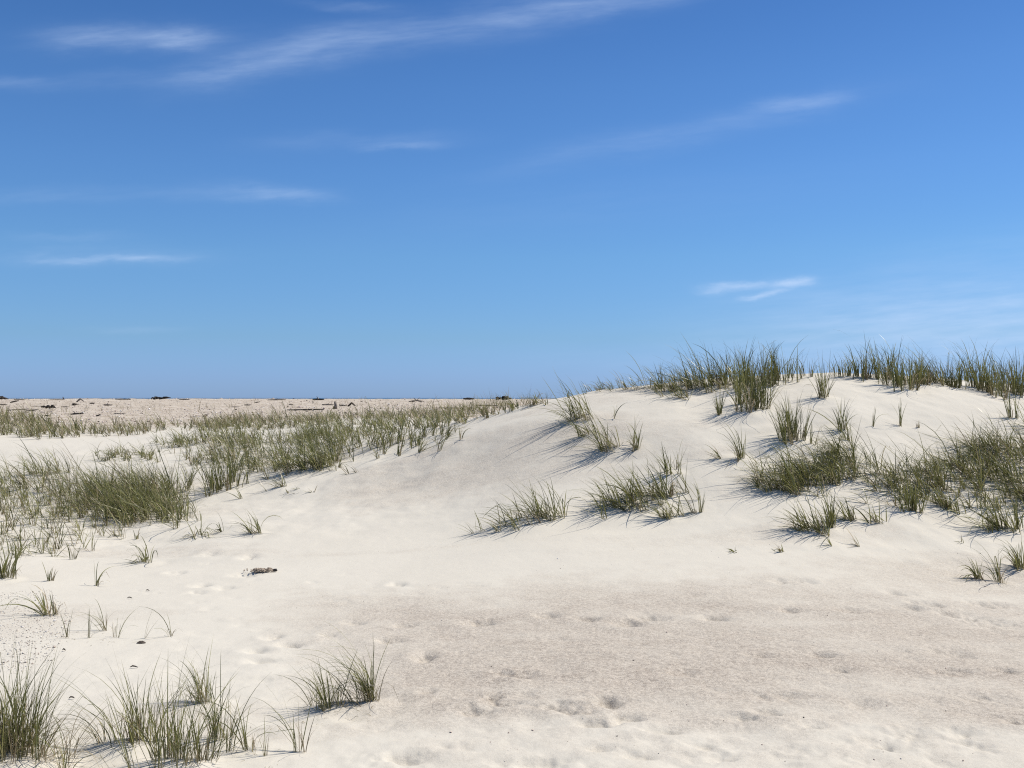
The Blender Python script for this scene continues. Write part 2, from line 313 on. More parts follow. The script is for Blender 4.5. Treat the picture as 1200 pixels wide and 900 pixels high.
# ------------------------------------------------------------------ tufts: (px, py, height px, base half-width px, blades, lean, fan, droop, dry, label)
G_ = 'marram tufts standing apart on the sand'
TUFTS = [
 # foreground, bottom left
 (18,893,122,34,190,.02,.50,.75,.55,'largest foreground tuft, cut by the bottom left corner, with brown matted base'),
 (43,878,82,9,22,.75,.35,.7,.15,'fan of long blades arching right beside the corner tuft'),
 (74,905,60,8,12,.1,.5,1.0,.1,'few curved blades crossing the bottom edge right of the corner tuft'),
 (131,877,84,10,26,-.45,.3,.8,.1,'foreground tuft with thin blades arching left, leftmost of the middle foreground group'),
 (154,879,66,9,20,-.05,.3,.4,.15,'short upright foreground tuft with stubby dark stalks'),
 (169,871,98,12,44,0,.32,.5,.25,'tall dark foreground tuft with reddish brown base'),
 (202,902,112,24,78,.0,.42,.6,.12,'thick green foreground tuft rising from the bottom edge'),
 (240,828,66,12,46,-.4,.4,.9,.15,'rear foreground tuft whose blades arch left behind the thick group'),
 (258,868,76,11,30,-.05,.35,.7,.25,'foreground tuft with tan stems and a folded pale blade'),
 (237,897,86,14,40,.05,.4,.6,.12,'foreground tuft near bottom edge between thick green tuft and arching blades'),
 (273,880,84,7,14,.55,.4,.8,.1,'foreground tuft sending long thin blades up to the right'),
 (293,881,72,9,18,-.2,.5,.9,.12,'sparse wiry foreground tuft with small dark litter at its foot'),
 (311,886,56,3,5,.02,.1,.2,.1,'single stiff dark stalk right of the wiry foreground tuft'),
 (352,881,78,6,18,-.5,.25,.6,.1,'foreground tuft bending left with one straight stalk, low right of the group'),
 (367,826,58,4,7,-.25,.3,.6,.1,'thin foreground tuft with one upright blade left of the paired tufts'),
 (386,833,60,12,66,-.25,.35,.5,.08,'left one of two dense dark tufts casting a hatched shadow'),
 (432,826,80,13,95,-.55,.3,1.1,.08,'right one of two dense dark tufts, arching left with one blade hooked right'),
 # left middle ground
 (60,722,48,7,18,-.15,.5,.6,.25,'dry wispy tuft on shelly sand at the left'),
 (68,721,36,4,9,.25,.4,.5,.2,'small tuft fanning right beside the dry wispy tuft'),
 (78,747,36,4,8,.1,.5,.5,.2,'small sprout on shelly sand with two stiff stalks'),
 (102,748,38,3,5,0,.5,.5,.2,'lone vertical stem with faint side blades, left of the tall pair'),
 (126,739,52,5,16,-.25,.6,.7,.15,'taller rear tuft of the pair with wide drooping blades'),
 (135,748,46,4,9,-.1,.45,.5,.1,'front tuft of the pair with one dark upright stalk'),
 (112,687,36,2,6,.1,.5,1.0,.1,'forked stalk with a bent leaf standing alone on pale sand'),
 (60,681,24,3,8,.05,.3,.4,.3,'tiny brown sprout above the dry wispy tuft'),
 (84,656,26,5,12,.1,.35,.4,.15,'small dark sprout just in front of the left grass field'),
 (7,679,48,8,34,.05,.4,.5,.25,'brownish tuft cut by the left edge in front of the field'),
 (174,661,30,9,24,-.1,1.5,1.3,.1,'low spreading tuft with blades splayed both ways along the sand'),
 (168,749,42,3,5,.55,.2,.2,.1,'thin stalk slanting right from a dark shell'),
 (197,747,40,3,6,-.35,.25,1.2,.1,'hooked stalk arching left over the sand, right of the slanting one'),
 (163,631,16,4,8,.2,.4,.6,.15,'small sprout between the left field and the spreading tuft'),
 (212,609,38,5,12,-.1,.5,.8,.3,'tan wispy tuft at the right end of the left field'),
 (225,607,30,3,6,.3,.3,.9,.1,'small hooked tuft just right of the left field'),
 (221,569,38,3,9,-.1,.5,.5,.65,'tall dry brown stalk rising from the sand behind the left field'),
 (232,629,30,6,22,-.19,1.6,1.6,.1,'low dark tuft on a buried runner, left of three'),
 (264,622,27,5,12,-.1,1.6,1.6,.1,'middle tuft of three on a buried runner with one vertical stalk'),
 (298,626,30,7,22,-.6,.8,1.5,.1,'right tuft of three on a buried runner with a hooked blade'),
 (285,583,20,3,7,-.3,.4,.4,.1,'short sprout in front of the dense central left clump'),
 (330,571,18,8,26,-.6,.5,.9,.15,'low wind-combed tuft on smooth sand below the central left grass'),
 (352,575,7,10,20,-.9,.2,1.2,.4,'flattened blades pressed on smooth sand'),
 (416,554,14,7,10,-.8,.3,.8,.5,'faint pale blades lying on the bare slope'),
 (52,557,30,22,90,-.5,.35,.9,.1,'wind-swept low mound of grass behind the left field'),
 (265,575,50,24,150,-.1,.35,.6,.08,'dense dark clump on a small sand mound right of the left field'),
 (362,552,40,22,140,-.35,.4,.8,.06,'dark bushy clump at the edge of the smooth slope'),
 (541,515,24,3,7,.1,.4,1.0,.15,'last arching blades at the right end of the left grass'),
 # middle slope
 (634,607,44,20,80,-.25,.6,.95,.06,'isolated spreading tuft low on the middle slope with one spike'),
 (608,616,26,20,54,-1.0,.3,1.1,.06,'blades sweeping left to the sand from the isolated spreading tuft'),
 (684,492,38,16,60,-.65,.4,.9,.06,'upper tuft of the slope group, swept left'),
 (694,508,32,10,26,-.6,.4,1.1,.06,'thin arching tuft in the middle of the slope group'),
 (713,528,46,12,44,-.45,.45,.9,.06,'lower tuft of the slope group with long upright blades'),
 (742,527,34,10,32,-.2,.5,1.0,.06,'right tuft of the slope group with hooked blades'),
 (715,490,30,4,6,.3,.3,1.1,.1,'two bent stalks behind the slope group'),
 (788,556,36,8,34,-.15,.5,.5,.05,'upright tuft above the broad slope clump'),
 (738,596,42,24,130,-.45,.45,.9,.05,'broad dark clump at the left of the lower slope group'),
 (770,584,44,16,90,-.3,.4,.7,.05,'tall dense clump in the centre of the lower slope group'),
 (784,607,36,9,32,-.3,.45,.8,.08,'front tuft of the lower slope group with dark shadow'),
 (815,600,32,5,10,-.3,.3,.5,.15,'sparse leaning tuft right of the lower slope group'),
 (823,601,34,3,9,.15,.35,.4,.1,'last small upright tuft at the right of the lower slope group'),
 (869,538,38,7,30,-.2,.4,.5,.08,'single tuft on bare slope with one long blade trailing left'),
 (856,538,24,5,9,-1.1,.2,1.1,.05,'long blade pair reaching left over the bare slope'),
 # upper dune face
 (795,467,24,16,44,-.6,.4,.9,.08,'low tuft hanging over the crest edge with streaked shadows'),
 (842,487,36,5,26,-.05,.35,.4,.1,'small dark upright tuft under the big crest clump'),
 (882,482,62,16,120,.0,.38,.35,.06,'biggest dark tuft on the face below the crest'),
 (866,476,50,12,64,-.1,.4,.5,.06,'tuft pressed against the left of the biggest dark one'),
 (966,468,52,9,44,.0,.55,.5,.08,'spiky fan-shaped tuft alone just below the crest'),
 (926,519,52,14,130,-.1,.32,.45,.10,'compact dense tuft with brown sides and black shadow on upper face'),
 (951,520,36,3,7,0,.3,.4,.5,'thin dry stalk right of the compact dense tuft'),
 (987,505,40,8,30,-.15,.5,.5,.12,'open tuft on upper face right of the compact dense one'),
 (993,516,30,5,16,-.1,.4,.5,.12,'small tuft touching the open tuft from below'),
 (1056,500,42,4,9,.0,.35,.4,.1,'forked stalk on the bare white face under the crest'),
 (1024,501,28,3,5,.35,.2,1.2,.1,'small arched blade left of the forked stalk'),
 (1077,501,12,3,9,-.1,.5,.4,.6,'tiny dry sprout right of the forked stalk'),
 (1187,491,36,6,24,-.05,.4,.4,.1,'tuft above the right field near the right edge'),
 # right slope, lower edge
 (955,624,38,14,64,-.55,.35,.8,.06,'drooping left half of the low clump in front of the right field'),
 (972,620,42,10,50,-.15,.35,.5,.06,'upright right half of the low clump in front of the right field'),
 (998,612,36,7,26,-.35,.3,.5,.06,'leaning tuft next to the low clump in front of the right field'),
 (1026,613,32,6,16,-.4,.3,.5,.08,'sparse leaning tuft before the right field'),
 (1066,600,36,12,70,-.2,.4,.6,.06,'dark footed tuft at the front edge of the right field'),
 (1110,598,34,12,60,-.4,.4,.6,.06,'tuft with sweeping shadow on the front edge of right field'),
 (1172,622,44,12,64,-.5,.35,.7,.08,'tuft fanning left at the front right of the field'),
 (1196,622,40,7,30,-.15,.35,.5,.08,'upright tuft cut by the right edge of the picture'),
 (1170,683,50,5,20,-.4,.5,.8,.05,'separate dark tuft low on the right with one tall blade'),
 (1146,680,26,6,24,-.6,.5,1.0,.08,'low pale blades just left of the separate dark tuft'),
 (1196,668,38,10,46,-.5,.4,.7,.06,'bushy tuft at the right edge above the separate dark one'),
 (978,639,22,3,5,-.6,.1,.2,.05,'slanting single blade, left of two below the low clump'),
 (1009,641,26,3,6,-.65,.1,.2,.05,'slanting blade pair, right of two below the low clump'),
 (918,648,14,6,9,-.9,.2,.5,.05,'flat dark blades on sand under the left of the low clump'),
 (874,648,8,7,9,-.9,.2,.5,.1,'leftmost faint blades buried on the lower slope'),
 (1122,635,12,3,5,-.5,.2,.4,.1,'two tiny blades on bare sand below the right field'),
]
# crest line: (px, row, height, halfwidth, blades, lean, label)
CREST = [
 (664,466,10,4,8,0,'tiny lone sprout low on the ridge line'),
 (700,459,12,9,24,-.3,'low sprouts where the ridge starts to carry grass'),
 (722,456,17,11,34,-.3,'small wind-bent tuft on the ridge, left of the bigger crest grass'),
 (742,454,20,9,30,-.1,'short ridge tuft with a pale bent blade'),
 (768,452,28,9,50,-.15,'first of the taller crest tufts counted from the left'),
 (787,450,32,9,60,-.1,'second of the taller crest tufts counted from the left'),
 (808,449,36,9,64,-.1,'dark narrow crest tuft above the overhanging low tuft'),
 (830,447,42,12,86,-.1,'crest tuft left of the crowded crest centre'),
 (852,446,46,13,96,-.05,'crowded crest tuft behind the biggest dark tuft, left one'),
 (874,445,50,12,96,0,'tallest tuft in the crowded crest centre'),
 (895,444,46,12,90,0,'crowded crest tuft with upright spikes right of the tallest'),
 (914,444,42,9,56,.05,'right end tuft of the crowded crest centre'),
 (930,443,34,5,12,.1,'thin open stalks on the crest after the crowded centre'),
 (946,441,24,9,22,0,'low sparse crest grass before the spiky fan'),
 (993,440,26,9,40,0,'low even crest tuft right of the spiky fan'),
 (1008,440,32,9,60,0,'dark stubby crest tuft, first of the right skyline row'),
 (1040,444,48,11,100,0,'crest tuft with the tallest brown spike on the right skyline'),
 (1056,446,42,10,90,0,'wide crest tuft with brown foot next to the tallest spike'),
 (1074,446,38,9,80,.05,'crest tuft right after the wide brown footed one'),
 (1098,446,42,8,80,-.1,'dense narrow tuft in the middle of right skyline row'),
 (1114,446,34,8,60,.1,'rounded tuft leaning right in the right skyline row'),
 (1128,444,36,5,24,0,'thin see-through tuft between two dense skyline ones'),
 (1142,449,50,8,80,0,'dark skyline tuft with one long spike near the right edge'),
 (1158,452,42,9,90,0,'broad skyline tuft with olive foot near the right edge'),
 (1176,453,46,7,56,0,'spiky skyline tuft second from the right edge'),
 (1193,456,50,9,90,0,'skyline tuft cut by the right edge'),
]
pos = []
for t in TUFTS:
    x, y = hit(t[0], t[1], 20 if t[0] > 620 else None); pos.append((x, y))
_off = [0, 0, 0, 1, 3, 7, 2, 9, 5, 12, 8, 2, 0, 1, 1, 4, 2, 9, 5, 3, 8, 2, 6, 10, 4, 8]
for t, q in zip(CREST, _off):
    x, y = hit(t[0], t[1] + q, 15.4); pos.append((x, y))
MOUND = []
for (x, y), t in zip(pos, TUFTS + CREST):
    wpx = t[3]; nb = t[4]
    if nb >= 20:
        s = wpx * y / F
        MOUND.append((x, y, min(.036, .007 + nb * .0002), max(.10, s * 1.3)))

# footprints and hollows, listed where the sand shows them: (px, py, half-length px, half-depth px, depth m)
DENTS = [(466,686,9,3,.02),(760,725,20,5,.035),(735,732,18,5,.03),(690,727,14,4,.025),(640,722,13,4,.022),(560,730,20,5,.028),(475,733,18,4,.02),
 (415,731,12,4,.02),(613,793,14,6,.045),(590,792,14,5,.02),(497,771,13,7,.03),(455,752,14,5,.02),(500,812,10,5,.025),(590,826,20,7,.035),(555,833,18,7,.035),
 (570,818,12,5,.02),(650,830,24,6,.035),(675,838,20,7,.035),(715,822,18,8,.04),(735,843,20,6,.03),(775,858,26,6,.03),(700,850,22,6,.025),
 (470,889,26,7,.04),(530,878,22,7,.025),(640,895,26,7,.03),(590,895,22,5,.02),(900,838,18,6,.045),(868,842,22,6,.03),(835,890,24,5,.03),(828,876,16,7,.03),
 (1060,862,26,7,.04),(1045,878,18,7,.035),(1120,860,18,4,.025),(950,853,16,4,.02),(930,858,12,4,.02),(1115,788,20,6,.03),(1180,788,14,5,.025),(1195,848,16,6,.03),
 (995,716,18,4,.03),(1084,709,16,3.5,.025),(1160,710,22,4,.03),(1070,715,16,3.5,.02),(925,716,14,3.5,.02),(838,725,16,4,.025),(1052,696,18,3.5,.02),
 (940,682,14,3,.02),(915,683,10,3,.014),(1115,766,22,7,.025),(965,768,16,4,.02),(890,768,14,4,.018),(985,787,18,4,.018),(1160,733,30,8,.03),(1120,722,26,6,.02),
 (245,650,10,3,.02),(292,653,10,3,.018),(205,672,9,2.5,.015),(285,674,14,3,.018),(235,687,10,3,.015),(340,757,16,4,.02),(300,765,14,4,.02),(318,748,10,4,.02),
 (310,776,20,4,.018),(230,695,10,3,.012),(262,690,12,3,.012),(390,745,14,4,.015),(1010,826,22,7,.018),(800,790,24,6,.015),(1150,820,30,7,.018),(700,880,26,6,.03),(990,895,24,5,.02),(745,887,20,6,.03)]
D3 = []
for px, py, a, b, d in DENTS:
    x, y = hit(px, py); mpp = y / F
    D3.append((x, y, a * mpp * 1.15, max(.06, b * y * y / (F * EYE) * .8), min(.062, d * (2.5 if py < 800 else 1.8 if py < 860 else 1.1))))
drng = np.random.default_rng(5)
for k in range(130):
    py = drng.uniform(815, 960); px = drng.uniform(380, 1330)
    x, y = hit(px, py); D3.append((x, y, drng.uniform(.08, .22), drng.uniform(.06, .13), drng.uniform(.004, .018)))
for k in range(160):
    py = drng.uniform(680, 830); px = drng.uniform(380, 1330)
    x, y = hit(px, py); D3.append((x, y, drng.uniform(.06, .16), drng.uniform(.05, .10), drng.uniform(.003, .011)))
for k in range(60):
    py = drng.uniform(640, 800); px = drng.uniform(120, 420)
    x, y = hit(px, py); D3.append((x, y, drng.uniform(.05, .12), drng.uniform(.04, .08), drng.uniform(.003, .012)))
def add_local(X, Y, Z):
    """mounds round tufts (with a tail to the lee, left) and dents, onto flat arrays sorted by nothing"""
    cell = 1.0
    key = (np.floor(X / cell).astype(int) * 100003 + np.floor(Y / cell).astype(int))
    order = np.argsort(key, kind='stable'); ks = key[order]
    def near(x, y, r):
        out = []
        for i in range(int(math.floor((x - r) / cell)), int(math.floor((x + r) / cell)) + 1):
            for j in range(int(math.floor((y - r) / cell)), int(math.floor((y + r) / cell)) + 1):
                k = i * 100003 + j
                a, b = np.searchsorted(ks, k), np.searchsorted(ks, k + 1)
                if b > a: out.append(order[a:b])
        return np.concatenate(out) if out else np.empty(0, int)
    for x, y, h, s in MOUND:
        i = near(x - s * 2.4, y, s * 5.2)
        if not len(i): continue
        dx = X[i] - x; dy = Y[i] - y
        ex = np.where(dx < 0, dx / 2.1, dx)
        g = np.exp(-(ex * ex + dy * dy) / (s * s))
        Z[i] += h * g - .45 * h * np.exp(-3.5 * (np.sqrt(ex * ex + dy * dy) / s - 1.75) ** 2)
    for x, y, a, b, d in D3:
        i = near(x, y, max(a, b) * 4.2)
        if not len(i): continue
        dx = (X[i] - x) / a; dy = (Y[i] - y) / b
        q = dx * dx + dy * dy + .5 * fbm(X[i] * 14, Y[i] * 14, 60, 2)
        Z[i] += d * (-np.exp(-np.maximum(q, 0)*1.2) + .45 * np.exp(-((dx + .25) ** 2 * .45 + (dy + .1) ** 2 * .45)) - .12*0)
    return Z
def Hf(x, y, dents=True):
    x = np.asarray(x, float); y = np.asarray(y, float)
    shp = x.shape; xr = x.ravel(); yr = y.ravel()
    z = H1(xr, yr); rho = np.hypot(xr, yr)
    band = sstep(7.6, 5.6, rho)
    z = z + band * (.011 * fbm(xr * 3.2, yr * 3.2, 70) + .004 * fbm(xr * 9, yr * 9, 74)) + .0025 * fbm(xr * 5, yr * 5, 78, 4) + sstep(10, 8.5, rho) * .0035 * fbm(xr * 1.6, yr * 9, 88, 3)
    z = z + sstep(5.6, 4.9, rho) * .012 * fbm(xr * 2.6, yr * 4.5, 80)
    return add_local(xr, yr, z).reshape(shp)

# ------------------------------------------------------------------ terrain mesh
inner = np.arctan((np.arange(-110, 1311, 1.5) - 600) / F)
nout = 150
outer = np.linspace(inner[-1], 2 * math.pi + inner[0], nout + 2)[1:-1]
ths = np.concatenate([inner, outer])
rr = np.concatenate([np.array([.25, .6, 1.0, 1.5, 2.0, 2.5, 2.9, 3.2, 3.4]), np.arange(3.6, 6.5, .013), np.arange(6.5, 16.6, .02),
                     np.exp(np.linspace(math.log(16.62), math.log(115), 210)), np.exp(np.linspace(math.log(118), math.log(8500), 30))])
TT, RR = np.meshgrid(ths, rr)
X = (np.sin(TT) * RR); Y = (np.cos(TT) * RR)
Z = Hf(X, Y)
nr, nc = X.shape
V = np.stack([X, Y, Z], -1).reshape(-1, 3)
ii = np.arange(nr * nc).reshape(nr, nc); jj = np.roll(ii, -1, 1)
Fq = np.stack([ii[:-1], jj[:-1], jj[1:], ii[1:]], -1).reshape(-1, 4)[:, ::-1]
PX, PY = proj(X, Y, Z)
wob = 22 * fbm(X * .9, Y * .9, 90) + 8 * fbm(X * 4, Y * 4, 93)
# coarse, greyer sand: a broad band across the flat, and a middle slope wedge (kept with the sand, in metres)
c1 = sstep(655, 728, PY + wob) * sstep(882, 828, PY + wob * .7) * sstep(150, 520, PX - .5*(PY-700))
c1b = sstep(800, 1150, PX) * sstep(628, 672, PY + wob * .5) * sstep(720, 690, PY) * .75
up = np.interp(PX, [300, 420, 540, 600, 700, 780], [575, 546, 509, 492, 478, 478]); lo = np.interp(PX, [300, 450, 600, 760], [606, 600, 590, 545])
c2 = sstep(up - 5, up + 12, PY + wob * .12) * sstep(lo + 20, lo - 22, PY + wob * .4) * sstep(330, 430, PX) * sstep(830, 700, PX) * .62  # wedge: coarse sand, with the shade of the dune face painted in as well
coarse_shade = np.maximum(np.maximum(c1, c1b), c2) * (Y > 0) * (RR < 16)
coarse_shade = coarse_shade * (.72 + .28 * fbm(X * .8, Y * 2.2, 96))
coarse_shade = np.maximum(coarse_shade, .30 * sstep(0, .6, fbm(X * .5, Y * 1.1, 98)))
coarse_shade = np.maximum(coarse_shade, .34 * sstep(835, 870, PY + wob) * (Y > 0) * sstep(350, 500, PX) * (.8 + .5 * fbm(X * 1.3, Y * 2.6, 105)))
shell = sstep(23.5, 27, RR + 2.0 * fbm(X * .3, Y * .3, 50)) * sstep(140, 100, RR)
st = np.stack([np.clip(coarse_shade, 0, 1), shell, shell * 0], -1).reshape(-1, 3)
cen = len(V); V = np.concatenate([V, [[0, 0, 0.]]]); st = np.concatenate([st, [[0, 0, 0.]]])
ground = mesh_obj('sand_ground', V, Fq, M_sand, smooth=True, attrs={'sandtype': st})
meta(ground, 'pale windblown beach sand rising into a low dune', 'sand', kind='structure')
# the sea beyond the far flat
a = np.linspace(0, 2 * math.pi, 97)[:-1]
rs = [170, 400, 1200, 4000, 14000]
Vw = np.array([(math.sin(t) * r, math.cos(t) * r, -1.3) for r in rs for t in a]); n = len(a)
Fw = np.array([(k * n + i, k * n + (i + 1) % n, (k + 1) * n + (i + 1) % n, (k + 1) * n + i) for k in range(len(rs) - 1) for i in range(n)])[:, ::-1]
meta(mesh_obj('sea', Vw, Fw, M_water), 'thin line of sea beyond the shelly flat', 'sea', kind='structure')

# ------------------------------------------------------------------ build tufts
def sweep(P, x, sp, pm=.85):
    """wind-swept tuft: base drawn out to the lee, most blades bowed over to the left, a few stay upright"""
    bx, by, L, az, phi0, phi1, w, dry = P; n = len(bx)
    m = rng.random(n) < pm
    bx = x + (bx - x) * 1.5
    az = np.where(m, math.pi + rng.normal(0, .6, n), az)
    phi0 = np.where(m, rng.uniform(.2, 1.25, n), phi0 * .8); phi1 = np.where(m, rng.uniform(.2, 1.3, n), phi1 * .6)
    L = L * np.where(m, 1.25, 1.0)
    return bx, by, L, az, phi0, phi1, w, dry
def build_tuft(x, y, hp, wp, n, lean, fan, droop, dryf, label, group, wmm=6.0, near=False):
    mpp = y / F
    hm = hp * mpp * .86; sp = max(.010, wp * mpp * .72); n = int(n * ((1.1 if n > 20 else .75) if near else 1.1 if n > 20 else 1.0)); dryf = min(1, dryf + .14)
    swept = (lean < -.2) and not near
    if swept: n = int(n * 1.45); hm *= .93
    z0 = float(Hf(np.array([x]), np.array([y]))[0])
    P = sweep(tuft_blades(x, y, hm * 1.0, sp, n, lean, fan, droop, 0.0, wmm), x, sp) if swept else tuft_blades(x, y, hm * 1.0, sp, n, lean, fan, droop, 0.0, wmm)
    nd = int(round(n * dryf)) + (1 if n > 12 else 0)
    if near: nd = nd * 2 + 2
    if near or hp >= 30:
        root = bpy.data.objects.new('grass_tuft', None); C.objects.link(root); root.location = (x, y, z0); root.empty_display_size = .1
        meta(root, label, 'grass tuft', group)
        V, Fc, T = blades(*P, K=8 if near else 6)
        mesh_obj('green_leaves', V, Fc, M_grass, root, attrs={'tint': T}, loc=(x, y, z0))
        if nd > 0:
            Q = list(tuft_blades(x, y, hm * .62, sp * 1.15, nd, lean, fan * 1.5, droop * 1.5, 1.0, wmm * .8))
            V, Fc, T = blades(*Q, K=6, kink=.3)
            mesh_obj('dry_leaves', V, Fc, M_grass, root, attrs={'tint': T}, loc=(x, y, z0))
    else:
        P = tuft_blades(x, y, hm, sp, n, lean, fan, droop, dryf, wmm)
        if swept: P = sweep(P, x, sp)
        V, Fc, T = blades(*P)
        meta(mesh_obj('grass_tuft', V, Fc, M_grass, attrs={'tint': T}, loc=(x, y, z0)), label, 'grass tuft', group)
for (x, y), t in zip(pos, TUFTS):
    px, py, hp, wp, n, lean, fan, droop, dryf, label = t
    build_tuft(x, y, hp, wp, n, lean, fan, droop, dryf, label, G_, wmm=4.5 if y < 7 else 10, near=y < 9)
for (x, y), t in zip(pos[len(TUFTS):], CREST):
    px, py, hp, wp, n, lean, label = t
    build_tuft(x, y, hp, wp * 1.8, int(n * 1.25), lean - .12, .3, .5, .14, label, 'marram tufts along the dune crest', wmm=10)

# ------------------------------------------------------------------ grass fields (nobody could count these)
def inside(poly, x, y):
    c = False; n = len(poly)
    for i in range(n):
        x1, y1 = poly[i]; x2, y2 = poly[(i + 1) % n]
        if (y1 > y) != (y2 > y) and x < (x2 - x1) * (y - y1) / (y2 - y1) + x1: c = not c
    return c
def field(polys, label, ymax=None, wmm=7, gaps=-2, bow=.5):
    B = []
    for poly, ncl, nb, hp, lean, fan, droop, dryf in polys:
        xs = [p[0] for p in poly]; ys = [p[1] for p in poly]; k = 0; tries = 0
        while k < ncl and tries < ncl * 40:
            tries += 1
            px, py = rng.uniform(min(xs), max(xs)), rng.uniform(min(ys), max(ys))
            if not inside(poly, px, py): continue
            if vnoise(np.array(px / 26.), np.array(py / 11.), 150) < gaps: continue
            k += 1
            x, y = hit(px + rng.normal(0, 9), py + rng.normal(0, 2.4) * (1 if py > 520 else .4), ymax)
            hm = hp * y / F * rng.uniform(.7, 1.25)
            B.append(tuft_blades(x, y, hm, .05 + .07 * rng.random(), max(3, int(nb * rng.uniform(.4, 1.3))), lean + rng.normal(0, .15), fan * 1.3, droop * 1.3, min(1, dryf + .09), wmm * 1.2, .42))
        if bow and B:
            k0 = len(B) - k
            for q in range(k0, len(B)):
                if rng.random() < .8: B[q] = sweep(B[q], float(np.mean(B[q][0])), .1, bow)
    cols = [np.concatenate([b[i] for b in B]) for i in range(8)]
    V, Fc, T = blades(*cols, K=5)
    o = mesh_obj('grass', V, Fc, M_grass, attrs={'tint': T})
    meta(o, label, 'grass', kind='stuff')
field([([(-70,560),(60,560),(120,566),(205,575),(212,606),(150,612),(90,612),(-70,628)], 320, 11, 28, -.3, .5, 1.0, .18),
       ([(105,575),(205,570),(213,606),(195,618),(110,612)], 185, 15, 33, -.5, .5, 1.2, .04)],
      'dense green grass field at the left edge in mid distance')
field([([(-70,620),(90,612),(130,622),(150,640),(110,646),(20,655),(-70,665)], 110, 8, 26, .05, .4, .6, .2)],
      'thin low grass shoots on sand in front of the left field', gaps=-.4)
field([([(-70,488),(40,490),(78,500),(74,516),(20,512),(-70,520)], 320, 10, 15, -.1, .5, .9, .30),
       ([(78,503),(145,502),(200,500),(150,511),(85,513)], 110, 8, 13, -.1, .5, .8, .35)],
      'olive grass strip at far left before the shelly flat', wmm=11)
field([([(130,505),(250,492),(330,487),(300,500),(150,508)], 120, 7, 11, -.05, .5, .8, .4),
       ([(230,500),(300,492),(420,488),(640,472),(600,480),(540,494),(380,500),(240,507)], 560, 9, 12, -.1, .5, .9, .35),
       ([(380,500),(540,492),(520,502),(440,512),(350,516)], 180, 9, 14, -.25, .5, .9, .08)],
      'long olive grass band running towards the ridge before the shelly flat', wmm=11)
field([([(118,534),(175,533),(178,541),(125,541)], 44, 10, 13, -.6, .5, 1.4, .08),
       ([(180,524),(215,516),(285,508),(290,520),(240,530),(215,524)], 110, 10, 17, -.5, .5, 1.2, .05),
       ([(205,545),(250,532),(290,530),(280,552),(215,556)], 55, 8, 22, -.1, .4, .6, .25)],
      'low scattered grass on hummocks behind the left field', wmm=9, gaps=-.35)
field([([(290,520),(350,512),(440,512),(455,518),(410,530),(395,548),(310,556),(280,545)], 225, 11, 22, -.3, .5, 1.0, .07)],
      'grass field left of the bare ridge flank', wmm=8)
field([([(430,524),(470,513),(530,508),(532,516),(480,532),(455,534)], 60, 8, 22, .3, .3, .5, .05)],
      'spaced slanting blades on the ridge flank with shadows below', wmm=9, bow=0)
field([([(884,580),(905,558),(950,545),(1003,528),(1008,552),(985,568),(940,584)], 125, 12, 30, -.6, .5, 1.2, .04)],
      'low dark grass mat left of the right field', wmm=7)
field([([(1010,590),(1030,560),(1110,548),(1150,525),(1180,505),(1290,500),(1290,600),(1180,600),(1130,590),(1060,594)], 330, 12, 32, -.5, .5, 1.1, .08)],
      'broad green field covering the right slope', wmm=7, gaps=-.3)
field([([(560,486),(600,476),(640,468),(640,462),(560,474)], 60, 6, 12, -.1, .3, .4, .3)],
      'thin tan stalks showing above the ridge line', wmm=9, bow=0)
field([([(20,486),(330,480),(620,472),(620,470),(20,476)], 130, 4, 8, 0, .4, .4, .9)],
      'dry straw stubble scattered over the shelly flat', wmm=9)

# ------------------------------------------------------------------ chips of shell and debris
def chips(pts, size, pal, seed, lift=.3):
    r = np.random.default_rng(seed); n = len(pts)
    pts = np.array(pts); z = Hf(pts[:, 0], pts[:, 1])
    s = size * np.exp(r.normal(0, .45, n))
    o = np.array([(1,0,0),(0,1,0),(-1,0,0),(0,-1,0),(0,0,1),(0,0,-1)], float)
    sc = np.stack([s * r.uniform(.6, 1.3, n), s * r.uniform(.4, 1, n), s * r.uniform(.2, .6, n)], -1)
    v = o[None] * sc[:, None] * r.uniform(.7, 1.3, (n, 6, 1))
    a = r.uniform(0, 2 * math.pi, n); ca, sa = np.cos(a)[:, None], np.sin(a)[:, None]
    t = r.normal(0, .4, n)[:, None]
    x, y, zz = v[..., 0], v[..., 1], v[..., 2]
    zz, x = zz * np.cos(t) - x * np.sin(t), x * np.cos(t) + zz * np.sin(t)
    V = np.stack([x * ca - y * sa + pts[:, 0:1], x * sa + y * ca + pts[:, 1:2], zz + (z + s * lift)[:, None]], -1)
    f = np.array([(0,1,4),(1,2,4),(2,3,4),(3,0,4),(1,0,5),(2,1,5),(3,2,5),(0,3,5)])
    Fc = (f[None] + 6 * np.arange(n)[:, None, None]).reshape(-1, 3)
    pal = np.array(pal); c = pal[r.integers(0, len(pal), n)] * r.uniform(.8, 1.15, (n, 1))
    return V.reshape(-1, 3), Fc, np.repeat(c, 6, 0)
def region_pts(poly, n, r):
    xs = [p[0] for p in poly]; ys = [p[1] for p in poly]; out = []
    while len(out) < n:
        px, py = r.uniform(min(xs), max(xs)), r.uniform(min(ys), max(ys))
        if inside(poly, px, py): out.append(hit(px, py))
    return out
SH = [(.75,.70,.64),(.72,.62,.53),(.55,.42,.34),(.36,.26,.20),(.62,.50,.43),(.10,.07,.055)]
r7 = np.random.default_rng(7)
fp = []
for k in range(9000):
    Y_ = math.exp(r7.uniform(math.log(25), math.log(85))); u = r7.uniform(-.62, .12); fp.append((u * Y_, Y_))
V, Fc, cc = chips(fp, .022, SH, 1)
meta(mesh_obj('shell_debris', V, Fc, M_chip, attrs={'chip': cc}), 'broken shells and grit strewn over the far flat', 'shell debris', kind='stuff')
